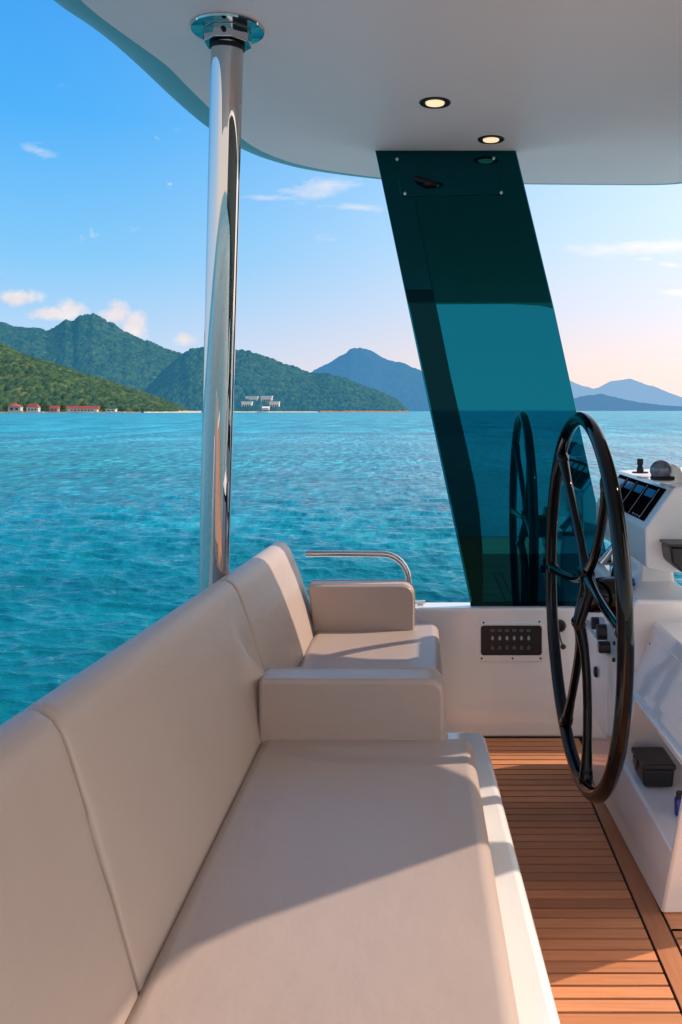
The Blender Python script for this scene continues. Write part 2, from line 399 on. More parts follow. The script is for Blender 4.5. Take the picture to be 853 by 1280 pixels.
# ------------------------------------------------------------------ hills
def worley(x, y, cell, seed):
    gx = np.floor(x/cell); gy = np.floor(y/cell); best = np.full(x.shape, 9.0); tone = np.zeros(x.shape)
    for i in (-1,0,1):
        for j in (-1,0,1):
            cx = gx+i; cy = gy+j
            h = np.sin(cx*127.1+cy*311.7+seed)*43758.5453; h1 = h-np.floor(h)
            h = np.sin(cx*269.5+cy*183.3+seed*1.7)*43758.5453; h2 = h-np.floor(h)
            h = np.sin(cx*419.2+cy*371.9+seed*2.3)*43758.5453; h3 = h-np.floor(h)
            d = np.hypot(cx+h1-x/cell, cy+h2-y/cell) / (.72+.5*h3)
            m = d < best; best = np.where(m, d, best); tone = np.where(m, h3*.6+h1*.4, tone)
    return best, tone
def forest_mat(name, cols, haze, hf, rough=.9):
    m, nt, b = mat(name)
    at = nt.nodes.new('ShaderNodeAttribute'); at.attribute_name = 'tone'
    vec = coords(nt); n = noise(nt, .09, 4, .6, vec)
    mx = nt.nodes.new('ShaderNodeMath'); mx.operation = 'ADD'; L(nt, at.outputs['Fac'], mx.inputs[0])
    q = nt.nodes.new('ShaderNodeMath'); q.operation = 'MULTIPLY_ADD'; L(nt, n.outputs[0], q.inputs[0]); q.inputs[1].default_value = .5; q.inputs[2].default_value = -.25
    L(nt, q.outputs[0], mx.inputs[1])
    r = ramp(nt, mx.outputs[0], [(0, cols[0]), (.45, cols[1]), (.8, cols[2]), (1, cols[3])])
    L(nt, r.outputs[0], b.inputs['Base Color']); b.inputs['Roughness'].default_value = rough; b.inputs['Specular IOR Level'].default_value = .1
    em = nt.nodes.new('ShaderNodeEmission'); em.inputs[0].default_value = (*haze, 1)  # distance haze painted into the hill colour as emission
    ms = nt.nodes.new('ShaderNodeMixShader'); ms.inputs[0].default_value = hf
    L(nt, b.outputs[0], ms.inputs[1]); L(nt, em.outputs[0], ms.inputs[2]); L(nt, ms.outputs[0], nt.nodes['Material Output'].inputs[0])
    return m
EYE = HC*S - SEA
def hill(name, prof, D, W, mt, cell, canopy, step=.8, rows=200, spur=.35, seed=1., spursize=260):
    xs = np.arange(prof[0][0], prof[-1][0], step); ys = np.interp(xs, [p[0] for p in prof], [p[1] for p in prof])
    vv = np.concatenate([np.linspace(0, 1, rows), np.linspace(1, 1.5, rows//5)[1:]])
    U, V = np.meshgrid(xs, vv); H = np.interp(U, xs, ys)
    Y = D + V*W; X = (U-VX)/F*Y
    hr = (VY-H)/F*(D+W) + EYE            # ridge height over the sea
    g = np.where(V <= 1, .3*np.sin(np.clip(V,0,1)*math.pi/2)+.7*np.clip(V,0,1)**.85, 1-(V-1)*1.6)
    hr = hr*(1 + .035*(vnoise(U/9., U*0, seed+4)-.5) + .05*(vnoise(U/23., U*0, seed+6)-.5))
    n = vnoise(X/spursize, Y/spursize*.6, seed)*.6+vnoise(X/spursize*2.3, Y/spursize*1.4, seed+3)*.4-.5
    env = np.sin(np.clip(V,0,1)*math.pi)
    Z = hr*g*(1+spur*n*env)
    d, tone = worley(X, Y*.55, cell, seed)
    d2, t2 = worley(X+cell*.4, Y*.55, cell*.55, seed+9)
    cn = np.sqrt(np.clip(1-d*d, 0, 1))*canopy+np.sqrt(np.clip(1-d2*d2,0,1))*canopy*.35
    fade = np.clip(V*60, 0, 1)*np.clip(hr/(canopy*2), 0, 1)
    Z = Z + (cn-canopy*.8)*fade
    Z = np.where(V == 0, -2, Z)
    nx = len(xs); ny = len(vv)
    vert = np.stack([X, Y, Z+SEA], -1).reshape(-1,3)
    i = np.arange(nx-1)[None,:]+np.arange(ny-1)[:,None]*nx
    q = np.stack([i, i+1, i+1+nx, i+nx], -1).reshape(-1,4)
    me = bpy.data.meshes.new(name); me.from_pydata(vert.tolist(), [], q.tolist()); me.update()
    me.polygons.foreach_set('use_smooth', [True]*len(me.polygons))
    a = me.attributes.new('tone', 'FLOAT', 'POINT'); tt = np.clip(tone*.75+t2*.25+(d<.5)*.05, 0, 1)
    a.data.foreach_set('value', tt.reshape(-1).astype(np.float32))
    me.materials.append(mt); o = bpy.data.objects.new(name, me); C.objects.link(o); structure(o); return o
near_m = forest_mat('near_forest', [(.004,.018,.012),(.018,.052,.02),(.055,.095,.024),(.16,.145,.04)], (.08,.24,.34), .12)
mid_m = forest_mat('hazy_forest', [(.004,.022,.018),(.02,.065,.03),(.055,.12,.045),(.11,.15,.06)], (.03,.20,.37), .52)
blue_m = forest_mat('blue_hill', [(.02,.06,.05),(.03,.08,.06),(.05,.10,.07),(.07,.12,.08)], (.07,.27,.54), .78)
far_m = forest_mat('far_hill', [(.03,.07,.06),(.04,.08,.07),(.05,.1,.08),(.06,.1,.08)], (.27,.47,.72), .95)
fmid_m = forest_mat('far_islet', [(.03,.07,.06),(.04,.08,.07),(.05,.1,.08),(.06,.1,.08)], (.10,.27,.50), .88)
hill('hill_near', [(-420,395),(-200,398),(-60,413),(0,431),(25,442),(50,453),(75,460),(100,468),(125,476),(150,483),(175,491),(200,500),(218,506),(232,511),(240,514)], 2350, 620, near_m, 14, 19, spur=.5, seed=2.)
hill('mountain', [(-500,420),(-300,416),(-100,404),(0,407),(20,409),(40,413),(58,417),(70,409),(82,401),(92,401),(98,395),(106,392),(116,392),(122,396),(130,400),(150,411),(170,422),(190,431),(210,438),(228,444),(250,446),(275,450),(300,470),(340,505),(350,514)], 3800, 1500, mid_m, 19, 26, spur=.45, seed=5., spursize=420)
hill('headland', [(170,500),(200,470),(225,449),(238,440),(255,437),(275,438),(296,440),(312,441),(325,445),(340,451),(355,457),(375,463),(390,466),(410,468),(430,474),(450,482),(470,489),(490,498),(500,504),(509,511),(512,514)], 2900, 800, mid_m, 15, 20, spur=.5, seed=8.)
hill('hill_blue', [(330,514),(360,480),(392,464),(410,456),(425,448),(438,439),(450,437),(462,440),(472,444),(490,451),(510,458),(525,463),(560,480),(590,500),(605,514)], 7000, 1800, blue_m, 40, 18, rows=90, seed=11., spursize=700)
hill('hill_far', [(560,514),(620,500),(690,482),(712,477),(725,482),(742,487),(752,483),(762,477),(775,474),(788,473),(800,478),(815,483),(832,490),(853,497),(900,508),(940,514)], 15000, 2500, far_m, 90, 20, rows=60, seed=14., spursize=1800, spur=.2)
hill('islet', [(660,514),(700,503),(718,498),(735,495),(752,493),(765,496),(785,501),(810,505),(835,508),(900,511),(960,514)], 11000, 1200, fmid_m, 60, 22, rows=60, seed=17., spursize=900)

def flatmat(name, col, haze=.12):
    m, nt, b = mat(name); vec = coords(nt); n = noise(nt, .4, 3, .5, vec)
    r = ramp(nt, n.outputs[0], [(.3, [c*.85 for c in col]), (.7, [min(1,c*1.1) for c in col])]); L(nt, r.outputs[0], b.inputs['Base Color'])
    b.inputs['Roughness'].default_value = .8; return m
sandm = flatmat('sand', (.62,.5,.36)); rockm = flatmat('shore_rock', (.33,.18,.10)); redm = flatmat('red_roof', (.36,.06,.05)); whitem = flatmat('white_wall', (.55,.50,.47)); pinkm = flatmat('pink_wall', (.36,.24,.20)); winm = flatmat('dark_window', (.06,.07,.09)); pilem = flatmat('pile_wood', (.14,.10,.08))

def shore(name, pts, D, w0, mt, amp=1.5, hz=2.4):
    v = []; f = []; n = len(pts)
    for (px, dep) in pts:
        for (dd, z) in ((-w0, -.6), (-w0*.2, hz*.5), (dep, hz)):
            YY = D+dd; v.append(((px-VX)/F*YY, YY+random.uniform(-1,1)*amp, SEA+z*random.uniform(.8,1.2)))
    for i in range(n-1):
        for k in range(2): f.append((i*3+k, (i+1)*3+k, (i+1)*3+k+1, i*3+k+1))
    return structure(raw_obj(name, v, f, mt))
shore('beach', [(x, 60) for x in range(180, 254, 4)], 2340, 20, sandm, hz=5)
shore('beach', [(x, 50) for x in range(262, 400, 4)], 2890, 20, sandm, hz=4.5)
shore('shore_rocks', [(x, 30) for x in range(400, 512, 3)], 2890, 14, rockm, 5, 6)
shore('shore_rocks', [(x, 30) for x in range(-60, 180, 3)], 2340, 14, rockm, 4, 4)

def house(label, px0, px1, top, D, roofm, wallm, kind='gable', wins=3, group='red roofed waterfront houses', name='waterfront_house', wall_z=None, depth=14, bottom=None):
    x0 = (px0-VX)/F*D; x1 = (px1-VX)/F*D; h = (VY-top)/F*D+EYE; z0 = SEA+(2.5 if bottom is None else (VY-bottom)/F*D+EYE)
    cx = (x0+x1)/2; th = bpy.data.objects.new(name, None); C.objects.link(th); th.location = (cx, D, z0); th['label'] = label; th['category'] = 'house'; th['group'] = group
    hw = (x1-x0)/2; H = SEA+h-z0; hwall = H*(.55 if kind != 'flat' else .88)
    def part(nm, mb, mt, par=th):
        o = raw_obj(nm, mb.v, mb.f, mt, smooth=False); o.parent = par; return o
    wl = part('wall', MB().box(-hw*.92, hw*.92, -depth/2, depth/2, 0, hwall), wallm)
    for k in range(wins):
        xx = -hw*.75+(k+.5)*hw*1.5/wins; ww = hw*1.5/wins*.28
        part('window', MB().box(xx-ww, xx+ww, -depth/2-.25, -depth/2-.02, hwall*.3, hwall*.72), winm)
    if kind == 'gable':
        part('roof', MB().prism([(-depth*.6, hwall), (depth*.6, hwall), (0, H)], lambda a,b: (-hw,a,b), lambda a,b: (hw,a,b)), roofm)
    elif kind == 'spire':
        part('roof', MB().lathe([(hw*1.15, hwall), (hw*.6, hwall+(H-hwall)*.4), (hw*.22, hwall+(H-hwall)*.55), (hw*.12, hwall+(H-hwall)*.8), (.1, H)], (0,0,0), seg=8), roofm)
    elif kind == 'hip':
        a = MB(); a.add([(-hw,-depth*.6,hwall),(hw,-depth*.6,hwall),(hw,depth*.6,hwall),(-hw,depth*.6,hwall),(-hw*.45,0,H),(hw*.45,0,H)], [(0,1,5,4),(1,2,5),(2,3,4,5),(3,0,4),(3,2,1,0)]); part('roof', a, roofm)
    else:
        part('roof', MB().box(-hw, hw, -depth*.6, depth*.6, hwall, H), roofm)
    if bottom is None:
        for k in range(5):
            xx = -hw*.85+k*hw*1.7/4; part('pile', MB().box(xx-.5, xx+.5, -depth/2, -depth/2+1, -3.2, -.05), pilem)
    return th
DL = 2300
house('small white waterfront house with tall pointed red roof, leftmost on the shore', 11, 28, 502.5, DL, redm, whitem, 'spire', 2)
house('two tiered white house with broad red roof between the pointed one and the small hut', 34, 50, 504.5, DL, redm, whitem, 'hip', 3)
house('small hut with orange red roof, third from left on the shore', 63, 74, 507, DL, redm, pinkm, 'gable', 2)
house('long low white building with wide red roof near the pier', 84, 124, 507.5, DL, redm, whitem, 'gable', 7)
house('tiny grey shed at the right end of the shore village', 133, 146, 511, DL, whitem, whitem, 'flat', 2)
hotm = flatmat('hotel_white', (.74,.71,.68))
G2 = 'white hotel buildings under the headland'
DH = 2880
house('narrow white hotel wing in the upper row, nearer the pole', 307, 323, 495.5, 2990, hotm, hotm, 'flat', 5, G2, 'hotel_building', bottom=507)
house('wide white hotel wing in the upper row, farther from the pole', 326, 341, 495, 2985, hotm, hotm, 'flat', 5, G2, 'hotel_building', bottom=507)
house('stepped white hotel wing lowest on the right of the resort', 337, 350, 502, 2930, hotm, hotm, 'flat', 4, G2, 'hotel_building', bottom=512)
house('low white hotel wing nearest the pole on the slope', 302, 316, 502, 2930, hotm, hotm, 'flat', 4, G2, 'hotel_building', bottom=512)
house('small white beach house at the waterline below the resort', 328, 337, 508, 2885, hotm, hotm, 'gable', 2, G2, 'hotel_building', bottom=512.5)

def tree(px, D, h, w_, label):
    cx = (px-VX)/F*D; t = bpy.data.objects.new('shore_tree', None); C.objects.link(t); t.location = (cx, D, SEA+2); t['label'] = label; t['category'] = 'tree'; t['group'] = 'trees along the village shore'
    a = MB().tube([(0,0,0),(.3,0,h*.3),(0,.2,h*.6)], [.6,.45,.25], 8); o = raw_obj('trunk', a.v, a.f, pilem); o.parent = t
    v = []; f = []
    for k in range(230):
        th = random.uniform(0, 6.28); ph = math.acos(random.uniform(-.7, 1)); rr = random.uniform(.55, 1)**.6
        lobe = 1+.28*math.sin(th*3+px)+.2*math.sin(ph*5+px*2)
        c = Vector((math.sin(ph)*math.cos(th)*w_*rr*lobe, math.sin(ph)*math.sin(th)*w_*rr*lobe, h*.58+math.cos(ph)*h*.42*rr*lobe))
        d = Vector((random.gauss(0,1), random.gauss(0,1), random.gauss(0,1))).normalized(); e = d.orthogonal().normalized(); g = d.cross(e); z_ = random.uniform(.8, 1.7); n0 = len(v)
        v += [c+e*z_, c+g*z_, c-e*z_, c-g*z_]; f.append((n0,n0+1,n0+2,n0+3))
    o = raw_obj('crown', v, f, treem, False); o.parent = t
treem = flatmat('shore_leaves', (.05,.085,.025))
tree(7, 2296, 20, 8, 'leafy tree at the left edge of the shore village')
tree(31, 2318, 19, 7, 'leafy tree between the pointed red roof and the two tiered house')
tree(56.5, 2318, 21, 8, 'leafy tree just left of the small orange roofed hut')
tree(79, 2318, 20, 7, 'leafy tree between the orange roofed hut and the long building')
tree(104, 2335, 27, 9, 'tall tree rising behind the long red roofed building')
tree(129, 2318, 17, 7, 'leafy tree at the right end of the long red roofed building')
def boat(px, D, ln, label, g='small boats moored off the village'):
    cx = (px-VX)/F*D
    t = bpy.data.objects.new('moored_boat', None); C.objects.link(t); t.location = (cx, D, SEA); t['label'] = label; t['category'] = 'boat'; t['group'] = g
    a = MB().prism([(-ln/2,1.6),(-ln*.42,-.3),(ln*.36,-.3),(ln/2,2.0)], lambda x,z: (x,-1.6,z), lambda x,z: (x,1.6,z)); o = raw_obj('hull', a.v, a.f, whitem, False); o.parent = t
    a = MB().prism([(-ln*.25,1.7),(ln*.12,1.7),(ln*.05,4.0),(-ln*.22,4.0)], lambda x,z: (x,-1.2,z), lambda x,z: (x,1.2,z)); o = raw_obj('cabin', a.v, a.f, whitem, False); o.parent = t
boat(139, 2255, 14, 'small white boat moored off the right end of the shore village')
boat(155, 2270, 10, 'tiny white boat alone between the village and the beach')
boat(54, 2262, 12, 'small white boat moored between the two leftmost red roofs')
# ------------------------------------------------------------------ deck
ZC = HC + 1.111   # hardtop underside
structure(obj('deck_base', MB().box(-1.05, 1.9, -2.2, 4.2, -.25, -.006), rubber))
hullp = MB().prism([(-2.2,-.9),(3.4,-.9),(3.1,-4.6),(-2.0,-4.6)], lambda a,b: (a,-6.0,b), lambda a,b: (a*.8+.12,6.0,b))
hullp.prism([(-1.05,-.26),(1.9,-.26),(2.0,-.897),(-1.15,-.897)], lambda a,b: (a,-2.2,b), lambda a,b: (a,4.2,b))
tag(obj('yacht_hull', hullp, gel, base=(.4,0,-4.6)), 'white lower hull and decks of the yacht beneath the teak floor', 'hull')
def planks(name, x0, x1, y0, y1, pitch, along, m):
    b = MB(); tones = []
    n = int(round(((y1-y0) if along == 'x' else (x1-x0))/pitch)); g = .0042
    for k in range(n):
        if along == 'x': a = (x0, x1, y0+k*pitch+g, y0+(k+1)*pitch-g)
        else: a = (x0+k*pitch+g, x0+(k+1)*pitch-g, y0, y1)
        b.box(a[0], a[1], a[2], a[3], -.01, 0)
        t = random.uniform(.70, 1.1); q = random.uniform(-.04,.04); tones += [(t, t*(1+q), t*(1+q*1.5), 1)]*8
    o = obj(name, b, m, flat=True)
    at = o.data.attributes.new('tone', 'FLOAT_COLOR', 'POINT'); at.data.foreach_set('color', [c for t in tones for c in t])
    return structure(o)
planks('deck_planking', .06, .592, -.054, 3.738, .0474, 'x', teak_x)
planks('deck_margin', .596, .66, -.054, 3.738, .064, 'y', teak_y)
planks('deck_margin', .664, 1.8, 2.345, 2.443, .098, 'x', teak_x)
planks('deck_planking', .664, 1.8, -.054, 2.34, .0474, 'x', teak_x)
planks('deck_planking', -1.0, 1.8, -2.1, -.06, .0474, 'x', teak_x)

# ------------------------------------------------------------------ bulkhead
bk = thing('bulkhead', 'low white bulkhead closing the cockpit under the dark glass panel', 'bulkhead', (.2, 3.79, 0))
obj('wall', MB().box(-1.0, 1.9, 3.738, 3.86, 0, .55), gel, bk, bevel=.012, seg=4)
obj('base_seam', MB().box(.06, .70, 3.732, 3.7375, 0.0, .006), rubber, bk)
yb = 3.738
def onb(px, py, y=None): 
    p = P(px, py, y or yb); return (p.x, p.z)
(x0, z0), (x1, z1) = onb(595, 826), onb(681, 777)
pl = obj('switch_plate', MB().prism(rrect(x0, x1, z0, z1, .03), lambda a,b: (a, yb-.012, b), lambda a,b: (a, yb+.002, b)), gel, bk, bevel=.004)
(x0, z0), (x1, z1) = onb(601, 818), onb(677, 781)
sp = obj('switch_panel', MB().prism(rrect(x0, x1, z0, z1, .012), lambda a,b: (a, yb-.016, b), lambda a,b: (a, yb-.004, b)), blackplast, pl, bevel=.002)
for i in range(6):
    for j in range(3):
        cx, cz = onb(615.5+i*9, (787, 796.5, 808.5)[j])
        if j == 0: obj('switch_symbol', MB().prism(rrect(cx-.009, cx+.009, cz-.006, cz+.006, .003, 3), lambda a,b: (a, yb-.0172, b), lambda a,b: (a, yb-.0155, b)), dimmark, sp)
        else: obj('switch_button', MB().prism([(cx+.0075*math.cos(t*math.pi/6)*(1 if j == 2 else .8), cz+.0085*math.sin(t*math.pi/6)+(.003 if t == 3 else 0)) for t in range(12)], lambda a,b: (a, yb-.0195, b), lambda a,b: (a, yb-.0155, b)), greymark if j == 1 else dimmark, sp)
for (px, py) in ((604.5,777.5),(674,776.2),(602,822),(640.5,822),(675.5,822)):
    cx, cz = onb(px, py)
    obj('screw', MB().lathe([(.004,0),(.004,.003),(.002,.0045)], (cx, yb-.0115, cz), (0,-1,0), 10), rubber, pl)
cx, cz = onb(700, 782)
sk = obj('power_socket', MB().lathe([(.026,0),(.026,.008),(.022,.014),(.015,.015),(.014,.006)], (cx, yb+.001, cz), (0,-1,0), 24), blackplast, bk)
p1 = P(699,789,yb-.012); p2 = P(694,815,yb-.012); p3 = P(700,805,yb-.012); p4 = P(704,808,yb-.012)
obj('socket_strap', MB().tube([p1, p2], .0028, 8).tube([p1, P(701,800,yb-.012), p4], .0028, 8), rubber, sk)
obj('socket_cap', MB().lathe([(.010,0),(.012,.006),(.006,.012)], p4, (0,-1,0), 16), blackplast, sk)

# little white cleat + rail
cl = MB().tube([P(519,753,3.80), P(532,752.5,3.80)], .0075, 12).tube([P(524,753,3.80), P(524,759,3.80)], .006, 10).tube([P(528,753,3.80), P(528,759,3.80)], .006, 10)
tag(obj('deck_cleat', cl, nonskid, base=P(526,759,3.80)), 'tiny white cleat on the bulkhead top beside the stainless rail', 'cleat')
rp = [P(383,692,3.70), P(430,692,3.70), P(478,692.5,3.70)]
for k in range(1, 9):
    a = R(90*k/8); rp.append(P(478+33*math.sin(a), 692.5+34*(1-math.cos(a)), 3.70))
rp += [P(514,745,3.70), P(517,766,3.70)]
tag(obj('grab_rail', MB().tube(rp, .0135, 16), chrome, base=P(517,766,3.70)), 'bent polished stainless rail rising behind the far armrest', 'rail')

# ------------------------------------------------------------------ settee
st = thing('settee', 'long taupe leather settee with high backrest on white moulded base', 'sofa', (-.2, 1.5, 0))
bp = [(-.97,-1.6),(.29,-1.6),(.2246,1.42),(.196,2.45),(.19,2.60)]
for k in range(1,7):
    a = R(90*k/6); bp.append((.15+.04*math.cos(a), 2.66+.05*math.sin(a)))
bp += [(.085,2.71),(.04,2.715),(.028,2.80),(.028,3.735),(-.97,3.735)]
obj('base', MB().prism(bp, lambda a,b: (a,b,0), lambda a,b: (a,b,.405)), gel, st, bevel=.022, seg=4)
obj('coaming', MB().box(-.99, -.60, -1.6, 3.735, .40, .57), gel, st, bevel=.03, seg=4)
def slab(x0, x1, y0, y1, z0, z1, rr=.04, skew=0):
    pl = rrect(x0, x1, y0, y1, rr)
    f = lambda z: (lambda a,b: (a + (skew*(y1-b) if a > (x0+x1)/2 else 0), b, z))
    return MB().prism(pl, f(z0), f(z1))
def cushion(mb, name, bevel=.028, parent=st):
    o = obj(name, mb, leather, parent, bevel=bevel, seg=6, ang=35); return o
cushion(slab(-.44, .132, -1.45, 2.372, .402, .515, .035, .009), 'seat_cushion', .034)
cushion(slab(-.44, .060, 2.38, 3.645, .402, .515, .04, .006), 'seat_cushion', .034)
def topz(y): return -.036*(y-1.3)
def backpanel(y0, y1, cut0=None):
    prof = [(-.424,.455),(-.432,.50),(-.451,.57),(-.470,.64),(-.485,.69),(-.499,.74),(-.513,.79),(-.541,.875),(-.552,.905),(-.566,.926),(-.585,.938),(-.606,.938),(-.622,.925),(-.630,.90),(-.628,.80),(-.60,.455)]
    n = 60; b = MB(); m = len(prof); v = []; f = []
    e = .012
    ys = [y0, y0+.004, y0+e] + [y0+e+(y1-y0-2*e)*k/n for k in range(1,n)] + [y1-e, y1-.004, y1]
    ins = [.012,.004,0] + [0]*(n-1) + [0,.004,.012]
    for y, i_ in zip(ys, ins):
        for (x, z) in prof:
            cx, cz = -.53, .72; l = math.hypot(x-cx, z-cz); k = 1-i_/l
            tt = max(0,(z-.5)/.438)
            puff = .006*math.sin(math.pi*min(1,max(0,(y-y0)/(y1-y0))))*math.sin(math.pi*min(1,tt)) if x > -.56 else 0
            bl = math.exp(-((y-2.40)/.045)**2); zz_ = cz+(z-cz)*k+topz(y)*tt*1.05
            if x > -.56: puff += bl*max(0, -.428-(cx+(x-cx)*k))*max(0,min(1,(.735-zz_)/.07))
            v.append((cx+(x-cx)*k+puff, y, cz+(z-cz)*k+topz(y)*tt*1.05))
    for i in range(len(ys)-1):
        for k in range(m):
            k2 = (k+1)%m; f.append((i*m+k, i*m+k2, (i+1)*m+k2, (i+1)*m+k))
    f.append(tuple(range(m-1,-1,-1))); f.append(tuple((len(ys)-1)*m+k for k in range(m)))
    o = obj('backrest', b.add(v,f), leather, st); o.data.set_sharp_from_angle(angle=R(80))
    def on(x, z, y, off=.0015):
        tt = max(0,(z-.5)/.438); return (x+off, y, z+topz(y)*tt*1.05+off*.5)
    return o
backpanel(-1.40, .05); backpanel(.055, 1.338); backpanel(1.346, 2.597); backpanel(2.605, 3.63)
def armrest(x1, y0, y1, z1, r, xl=-.440):
    pf = [(-.440,.495),(x1,.495)]
    for k in range(9):
        a = R(90*k/8); pf.append((x1-r+r*math.cos(a), z1-r+r*math.sin(a)))
    pf.append((xl, z1))
    o = obj('armrest', MB().prism(pf, lambda a,b: (a,y0,b), lambda a,b: (a,y1,b)), leather, st, bevel=.011, seg=4, ang=50)
    ins = .009
    pp = [(x1-.001,.52)] + [(a-.0*ins, b) for a,b in pf[2:]]
    for y in (y0+.012, y1-.012):
        obj('piping', MB().tube([(a,y,b) for a,b in [(x1,.525)]+pf[2:-1]+[(xl+.005,z1)]], .0028, 8), leather, o)
    return o
armrest(.053, 2.338, 2.462, .672, .042)
armrest(-.038, 3.50, 3.615, .694, .05, -.462)

# ------------------------------------------------------------------ hardtop
inner = [(61+36,0),(141,33),(176,58),(211,83),(232,106),(262,135),(285,158),(308,178),(330,191),(362,203),(390,209.5),(420,215),(472,222),(530,226.5),(640,229),(760,230),(846,230.5)]
outer = [(61,0),(105,26),(141,53),(176,84),(211,118),(246,149),(272,168),(306,188.5),(330,198),(362,207.5),(390,213),(420,217.5),(472,223.5),(530,227.5),(640,229.5),(760,230.4),(850,230.8)]
Hh = ZC - HC
def atz(px, py, h): 
    Y = F*h/(VY-py); return ((px-VX)/F*Y, Y)
ip = [atz(a,b,Hh) for a,b in inner]
rise = [.10]*7+[.095,.09,.085,.075,.07,.06,.06,.06,.06,.06]
op_ = [atz(a,b,Hh+r_*.85) for (a,b),r_ in zip(outer, rise)]
ip = [(-1.16,-1.55),(-1.02,.9)] + ip + [(1.38,ip[-1][1]-.2),(1.44,2.5),(1.44,-1.55)]
op_ = [(-1.32,-1.67),(-1.19,.9)] + op_ + [(1.48,op_[-1][1]-.15),(1.56,2.5),(1.56,-1.67)]
rise = [.1,.1] + rise + [.06]*3
def dens(pts, rs=None, k=6):
    a = np.array(pts, float); n_ = len(a); t = np.linspace(0, n_-1, (n_-1)*k+1); i = np.arange(n_)
    q = np.stack([np.interp(t, i, a[:,0]), np.interp(t, i, a[:,1])], 1)
    for _ in range(7): q[1:-1] = .25*q[:-2]+.5*q[1:-1]+.25*q[2:]
    r_ = np.interp(t, i, rs) if rs is not None else None
    return [tuple(x) for x in q], (list(r_) if r_ is not None else None)
ip, _ = dens(ip); op_, rise = dens(op_, rise)
# monotone clean-up: the outer edge never falls inside the inner one
op2 = []
for a, b in zip(ip, op_):
    op2.append(b if b[1] >= a[1]-.6 else a)
ht = thing('hardtop_roof', 'smooth white hardtop roof with curved edge tinted teal as sea reflection over the cockpit', 'roof', (0, 1.5, ZC))
n = len(ip); b = MB()
cx, cy = .6, 1.2
v = [(a,c,ZC) for a,c in ip]; b.add(v, [tuple(range(n))])
obj('underside', b, gel_top, ht, flat=True)
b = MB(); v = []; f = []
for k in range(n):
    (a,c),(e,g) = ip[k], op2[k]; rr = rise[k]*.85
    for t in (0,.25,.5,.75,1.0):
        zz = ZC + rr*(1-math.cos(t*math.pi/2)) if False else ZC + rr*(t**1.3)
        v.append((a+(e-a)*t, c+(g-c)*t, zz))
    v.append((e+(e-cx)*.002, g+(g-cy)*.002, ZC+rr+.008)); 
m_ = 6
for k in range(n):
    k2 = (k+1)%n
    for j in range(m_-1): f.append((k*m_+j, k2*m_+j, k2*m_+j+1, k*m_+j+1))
b.add(v,f); obj('sea_tinted_edge', b, teal_edge, ht)
b = MB(); v = []; f = []
for k in range(n):
    (e,g) = op2[k]; rr = rise[k]*.85
    v += [(e+(e-cx)*.002, g+(g-cy)*.002, ZC+rr+.008), (e-(e-cx)*.05, g-(g-cy)*.05, ZC+rr+.075)]
for k in range(n):
    k2 = (k+1)%n; f.append((k*2,k2*2,k2*2+1,k*2+1))
f.append(tuple(k*2+1 for k in range(n))); b.add(v,f); obj('top_skin', b, gel_top, ht)

def downlight(px, py, wpx, label):
    Y = F*Hh/(VY-py); p = P(px,py,Y); p.z = ZC; r = wpx/F*Y/2
    t = thing('downlight', label, 'downlight', p, 'recessed downlights in the hardtop')
    obj('bezel', MB().lathe([(r*.62,.0),(r*.66,.0035),(r*.95,.0045),(r,.001),(r,-.004)], p, (0,0,-1), 32), blackplast, t)
    obj('lens', MB().lathe([(r*.60,-.002),(r*.58,.0055),(r*.3,.007),(.001,.0072)], p, (0,0,-1), 28), lampm, t)
downlight(544,128,40,'lit round downlight with black bezel, the one farther left and nearer the viewer')
downlight(614,174,34,'lit round downlight directly above the top of the dark glass panel')

# ------------------------------------------------------------------ stainless pole
yt = F*Hh/(VY-35)
pt = P(285,35,yt); pt.z = ZC; pb = Vector((-.668, 2.77, .56))
po = thing('support_pole', 'polished stainless pole holding up the hardtop behind the settee', 'pole', pb)
ax = (pt-pb).normalized(); Lp = (pt-pb).length
obj('tube', MB().lathe([(.0465,0),(.0465,Lp*.5),(.0465,Lp-.03)], pb, ax, 64), chrome, po)
obj('foot', MB().lathe([(.10,0),(.10,.01),(.065,.016),(.06,.05)], pb, ax, 40), chrome, po)
obj('flange', MB().lathe([(.104,.0),(.106,.004),(.104,.010),(.07,.0105)], pt, (0,0,-1), 48), chrome, po)
hx = MB(); pl_ = [(pt.x+.069*math.cos(R(22.5+45*k)), pt.y+.069*math.sin(R(22.5+45*k))) for k in range(8)]
hx.prism(pl_, lambda a,c: (a,c,ZC-.050), lambda a,c: (a,c,ZC-.0107))
co = obj('collar', hx, chrome, po, bevel=.003, ang=20)
for k in (2,4,6):
    a = R(45*k+2); q = Vector((pt.x+.064*math.cos(a), pt.y+.064*math.sin(a), ZC-.030))
    obj('bolt', MB().lathe([(.007,0),(.007,.006),(.003,.007)], q, (math.cos(a), math.sin(a), 0), 12), rubber, co)
ptb = pt - ax*.060
obj('gasket', MB().lathe([(.051,0),(.051,.012)], ptb, ax, 40), rubber, po)

